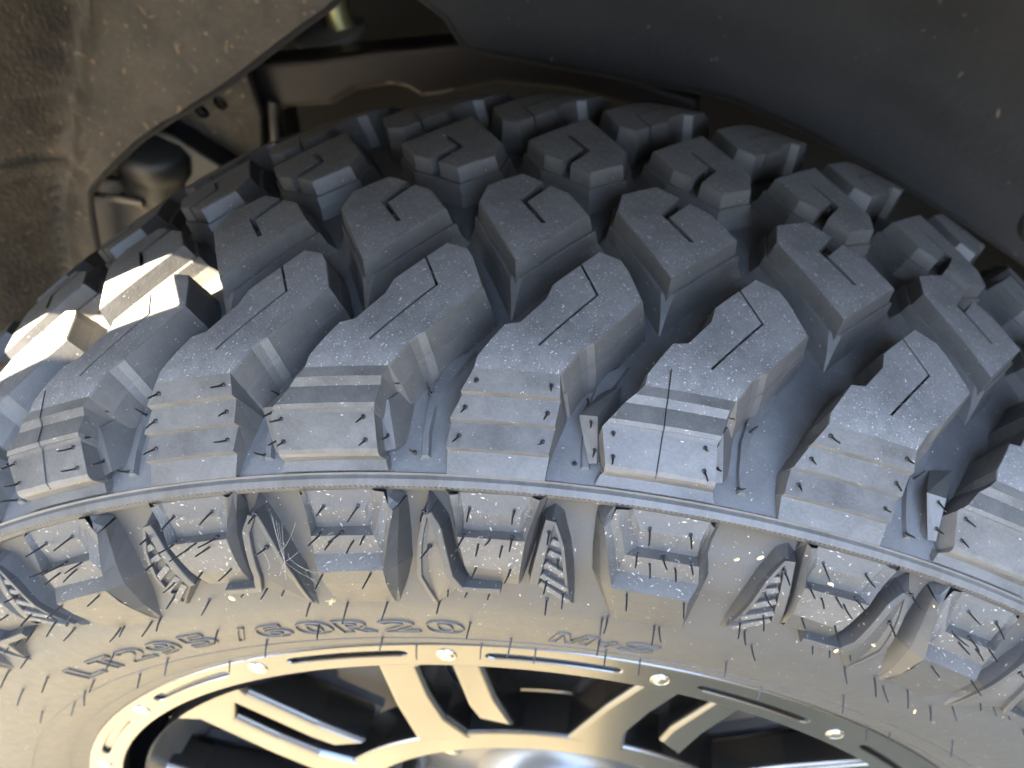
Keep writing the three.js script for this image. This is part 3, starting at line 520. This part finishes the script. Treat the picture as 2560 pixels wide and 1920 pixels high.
{ const t = []; for (let i = 0; i + 1 < OPEN.length; i++) t.push(new THREE.Vector3(OPEN[i][0], OPEN[i][1], linerZ(...OPEN[i]) - .001)); part(liner, 'folded_edge', new THREE.TubeGeometry(new THREE.CatmullRomCurve3(t, false, 'catmullrom', .3), 120, .0022, 6), M.linerR);
  const p = new THREE.LatheGeometry([[0, .004], [.010, .004], [.0115, .002], [.014, .0018], [.0155, 0], [.017, -.004]].map(q => new THREE.Vector2(...q)), 24); p.rotateX(PI / 2); const m = part(liner, 'push_clip', p, M.linerR); m.position.set(.322, .309, linerZ(.322, .309) + .001); }

// suspension seen through the opening
function bar(pts, r) { return new THREE.TubeGeometry(new THREE.CatmullRomCurve3(pts.map(p => new THREE.Vector3(...p)), false, 'catmullrom', .4), 40, r, 10); }
function slab(pts, z, depth, bev = .003, holes = []) { const s = new THREE.Shape(pts.map(p => new THREE.Vector2(...p))); for (const [x, y, r] of holes) { const h = new THREE.Path(); h.absarc(x, y, r, 0, 2 * PI, true); s.holes.push(h); } const g = new THREE.ExtrudeGeometry(s, { depth, bevelEnabled: true, bevelThickness: bev, bevelSize: bev, bevelSegments: 3, curveSegments: 20 }); g.translate(0, 0, z); return g; }
const arm = thing('control_arm', 'dark rust-brown suspension arm with shiny lower edges behind the far shoulder', 'suspension arm');
part(arm, 'arm_body', slab([[-.34, .325], [-.33, .345], [-.30, .362], [-.252, .368], [-.201, .372], [-.16, .378], [-.09, .385], [0, .372], [.08, .35], [.08, .34], [-.014, .362], [-.067, .366], [-.096, .360], [-.126, .355], [-.135, .361], [-.149, .363], [-.179, .358], [-.2, .347], [-.236, .344], [-.244, .34], [-.25, .30], [-.29, .27]], -.315, .02, .005), M.iron);
part(arm, 'rolled_edge', bar([[-.205, .345, -.292], [-.179, .357, -.292], [-.149, .361, -.292], [-.137, .359, -.292], [-.126, .3535, -.292], [-.112, .3545, -.292], [-.096, .359, -.292], [-.067, .365, -.292], [-.045, .365, -.294]], .0016), M.steel);
part(arm, 'flange', bar([[-.244, .345, -.288], [-.247, .335, -.286], [-.252, .31, -.284], [-.262, .28, -.284]], .004), M.steel);
const bracket = thing('mounting_bracket', 'brown steel bracket plate with two drilled holes beside the arch opening', 'bracket');
part(bracket, 'plate', slab([[-.345, .315], [-.338, .333], [-.318, .348], [-.298, .358], [-.26, .372], [-.25, .37], [-.25, .34], [-.262, .30], [-.30, .26], [-.33, .28]], -.278, .005, .0015, [[-.2935, .3425, .0052], [-.2765, .3495, .0052]]), M.liner);
const stop = thing('bump_stop', 'black rubber bump stop on a steel foot plate left of the tread', 'bump stop');
{ const r = new THREE.LatheGeometry([[0, .05], [.02, .049], [.027, .043], [.029, .03], [.026, .02], [.031, .012], [.033, 0], [0, 0]].map(p => new THREE.Vector2(...p)), 40);
  const m = part(stop, 'rubber_cone', r, M.blackpart); m.position.set(-.342, .291, -.268); m.rotation.set(.5, 0, -.35);
  const b = part(stop, 'black_block', slab([[-.335, .322], [-.325, .336], [-.312, .331], [-.275, .302], [-.30, .27], [-.33, .29]], -.272, .02, .003), M.blackpart);
  const w = part(stop, 'shiny_strap', bar([[-.386, .2935, -.238], [-.383, .2905, -.236], [-.366, .2885, -.234], [-.345, .285, -.234]], .0028), M.steel); 
  part(stop, 'foot_plate', slab([[-.44, .20], [-.43, .24], [-.408, .272], [-.39, .287], [-.36, .286], [-.34, .276], [-.34, .22]], -.268, .006, .003, [[-.378, .277, .0042]]), M.steel);
  const n = part(stop, 'foot_nut', new THREE.SphereGeometry(.011, 20, 12), M.steel); n.position.set(-.362, .276, -.258); n.scale.set(1, .8, .6); }
const strut = thing('strut_mount', 'yellowish threaded stud standing on a round steel washer in the dark opening', 'strut mount');
{ const g = new THREE.LatheGeometry([[0, -.03], [.022, -.03], [.024, -.012], [.024, -.004], [.0285, -.003], [.0295, 0], [.0285, .003], [.012, .004], [.012, .006], [0, .006]].map(p => new THREE.Vector2(...p)), 40); const w = part(strut, 'washer_stack', g, M.steel); w.position.set(-.2165, .374, -.36); w.rotation.set(.1, 0, .12);
  const s = part(strut, 'stud', new THREE.CylinderGeometry(.0105, .0105, .07, 6), M.zinc); s.position.set(-.209, .412, -.36); s.rotation.z = .1; }
const frame = thing('chassis_rail', 'black chassis rail deep inside the wheel arch opening', 'chassis rail');
part(frame, 'rail', new THREE.BoxGeometry(2.2, .9, .1).translate(0, .12, -.55), M.rail);

// ------------------------------------------------------------------ truck bodywork round the arch (outside the frame, it shades the tyre)
const body = thing('unseen_truck_body', 'unseen dark painted truck wing and bonnet above the wheel, lip shaped to leave the sun strip', 'truck body');
{
  const s = new THREE.Shape([[-1.25, -.12], [-.80, -.12], [-.78, .18], [-.66, .375], [-.498, .508], [-.421, .571], [-.344, .631], [-.246, .570], [-.215, .558], [.34, .558], [.52, .49], [.62, .32], [.66, .1], [.66, -.12], [1.9, -.12], [1.9, .85], [-1.1, .78], [-1.25, .6]].map(p => new THREE.Vector2(...p)));  // lip bulge out of view, shaped to let the sun strip through
  const g = new THREE.ExtrudeGeometry(s, { depth: .02, bevelEnabled: true, bevelThickness: .004, bevelSize: .004, bevelSegments: 2 }); g.translate(0, 0, .190); part(body, 'wing_panel', g, M.paint);
  part(body, 'bonnet', new THREE.BoxGeometry(3.1, .04, 1.9).translate(.35, .83, -.765), M.paint);
  part(body, 'roof_of_arch', new THREE.BoxGeometry(1.4, .02, .84).translate(0, .66, -.24), M.linerR);  // unseen arch roof and bulkheads, sized to keep the opening dark
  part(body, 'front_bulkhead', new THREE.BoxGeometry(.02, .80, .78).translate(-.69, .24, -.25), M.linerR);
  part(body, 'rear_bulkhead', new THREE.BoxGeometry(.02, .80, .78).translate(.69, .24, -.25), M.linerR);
  part(body, 'underbody', new THREE.BoxGeometry(3.1, .3, 1.2).translate(.35, .4, -1.25), M.rail);
}
// unseen sheet placed to shade the tyre: its edge and the wing leave the strip of sun on the tread
const sunBlocker = thing('unseen_sun_blocker', 'unseen cream sheet on two poles, placed to shade the tyre and the ground', 'sun blocker');
{
  const e1 = new THREE.Vector3().crossVectors(new THREE.Vector3(0, 1, 0), SUN).normalize(), e2 = new THREE.Vector3().crossVectors(SUN, e1), T = 1.25;
  const at = (a, b, t = T) => e1.clone().multiplyScalar(a).addScaledVector(e2, b).addScaledVector(SUN, t);
  const q = [at(-.291, -.22), at(1.3, -.95), at(1.6, .5), at(.176, .55)], so = new Soup(), N = 12;
  for (const off of [0, .002]) for (let i = 0; i < N; i++) for (let j = 0; j < N; j++) { const f = (u, v) => q[0].clone().lerp(q[1], u).lerp(q[3].clone().lerp(q[2], u), v).addScaledVector(SUN, off - .12 * u * (1 - u) * v * (1 - v)); so.quad(f(i / N, j / N), f((i + 1) / N, j / N), f((i + 1) / N, (j + 1) / N), f(i / N, (j + 1) / N), [0, 0], [1, 0], [1, 1], [0, 1]); }
  part(sunBlocker, 'cloth', so.geo(), new THREE.MeshStandardMaterial({ color: new THREE.Color().setRGB(.42, .38, .3), roughness: .9 }));
  for (const c of [q[1], q[2]]) { const h = c.y + WC; part(sunBlocker, 'pole', new THREE.CylinderGeometry(.016, .016, h, 12).translate(c.x, c.y - h / 2, c.z), M.steel); }
}
// unseen row of dark boards placed on the right: it keeps the sky off the faces turned that way
const sky_blocker = thing('unseen_sky_blocker', 'unseen row of tall dark boards, placed to keep the sky off right-facing sides', 'sky_blocker', null, [0, 0, 0]);
{ const b = new THREE.BoxGeometry(.145, 2.1, .022), dark = new THREE.MeshStandardMaterial({ color: new THREE.Color().setRGB(.022, .018, .014), roughness: .85 });
  for (let i = 0; i < 16; i++) { const m = part(sky_blocker, 'board', b, dark), t = i / 15; m.position.set(.95 + .75 * t, 1.06 + .01 * (i % 3), .45 + 2.15 * t); m.rotation.y = -1.235; }
  for (const y of [.4, 1.7]) { const r = part(sky_blocker, 'rail', new THREE.BoxGeometry(2.4, .08, .04), dark); r.position.set(1.36, y, 1.51); r.rotation.y = -1.235; } }
const ground = new THREE.Mesh(new THREE.PlaneGeometry(120, 120), dirtyMat(.135, [1.18, 1, .62], .9, 131, 40)); ground.geometry.rotateX(-PI / 2);
{ const u = ground.geometry.attributes.uv; for (let i = 0; i < u.count; i++) u.setXY(i, u.getX(i) * 120, u.getY(i) * 120); }
ground.name = 'ground'; ground.userData = { kind: 'structure' }; ground.receiveShadow = true; scene.add(ground);

const renderer = new THREE.WebGLRenderer({ antialias: true });
renderer.setSize(1024, 768); renderer.shadowMap.enabled = true;
renderer.toneMapping = THREE.LinearToneMapping; renderer.toneMappingExposure = EXPOSURE;
renderer.render(scene, camera);
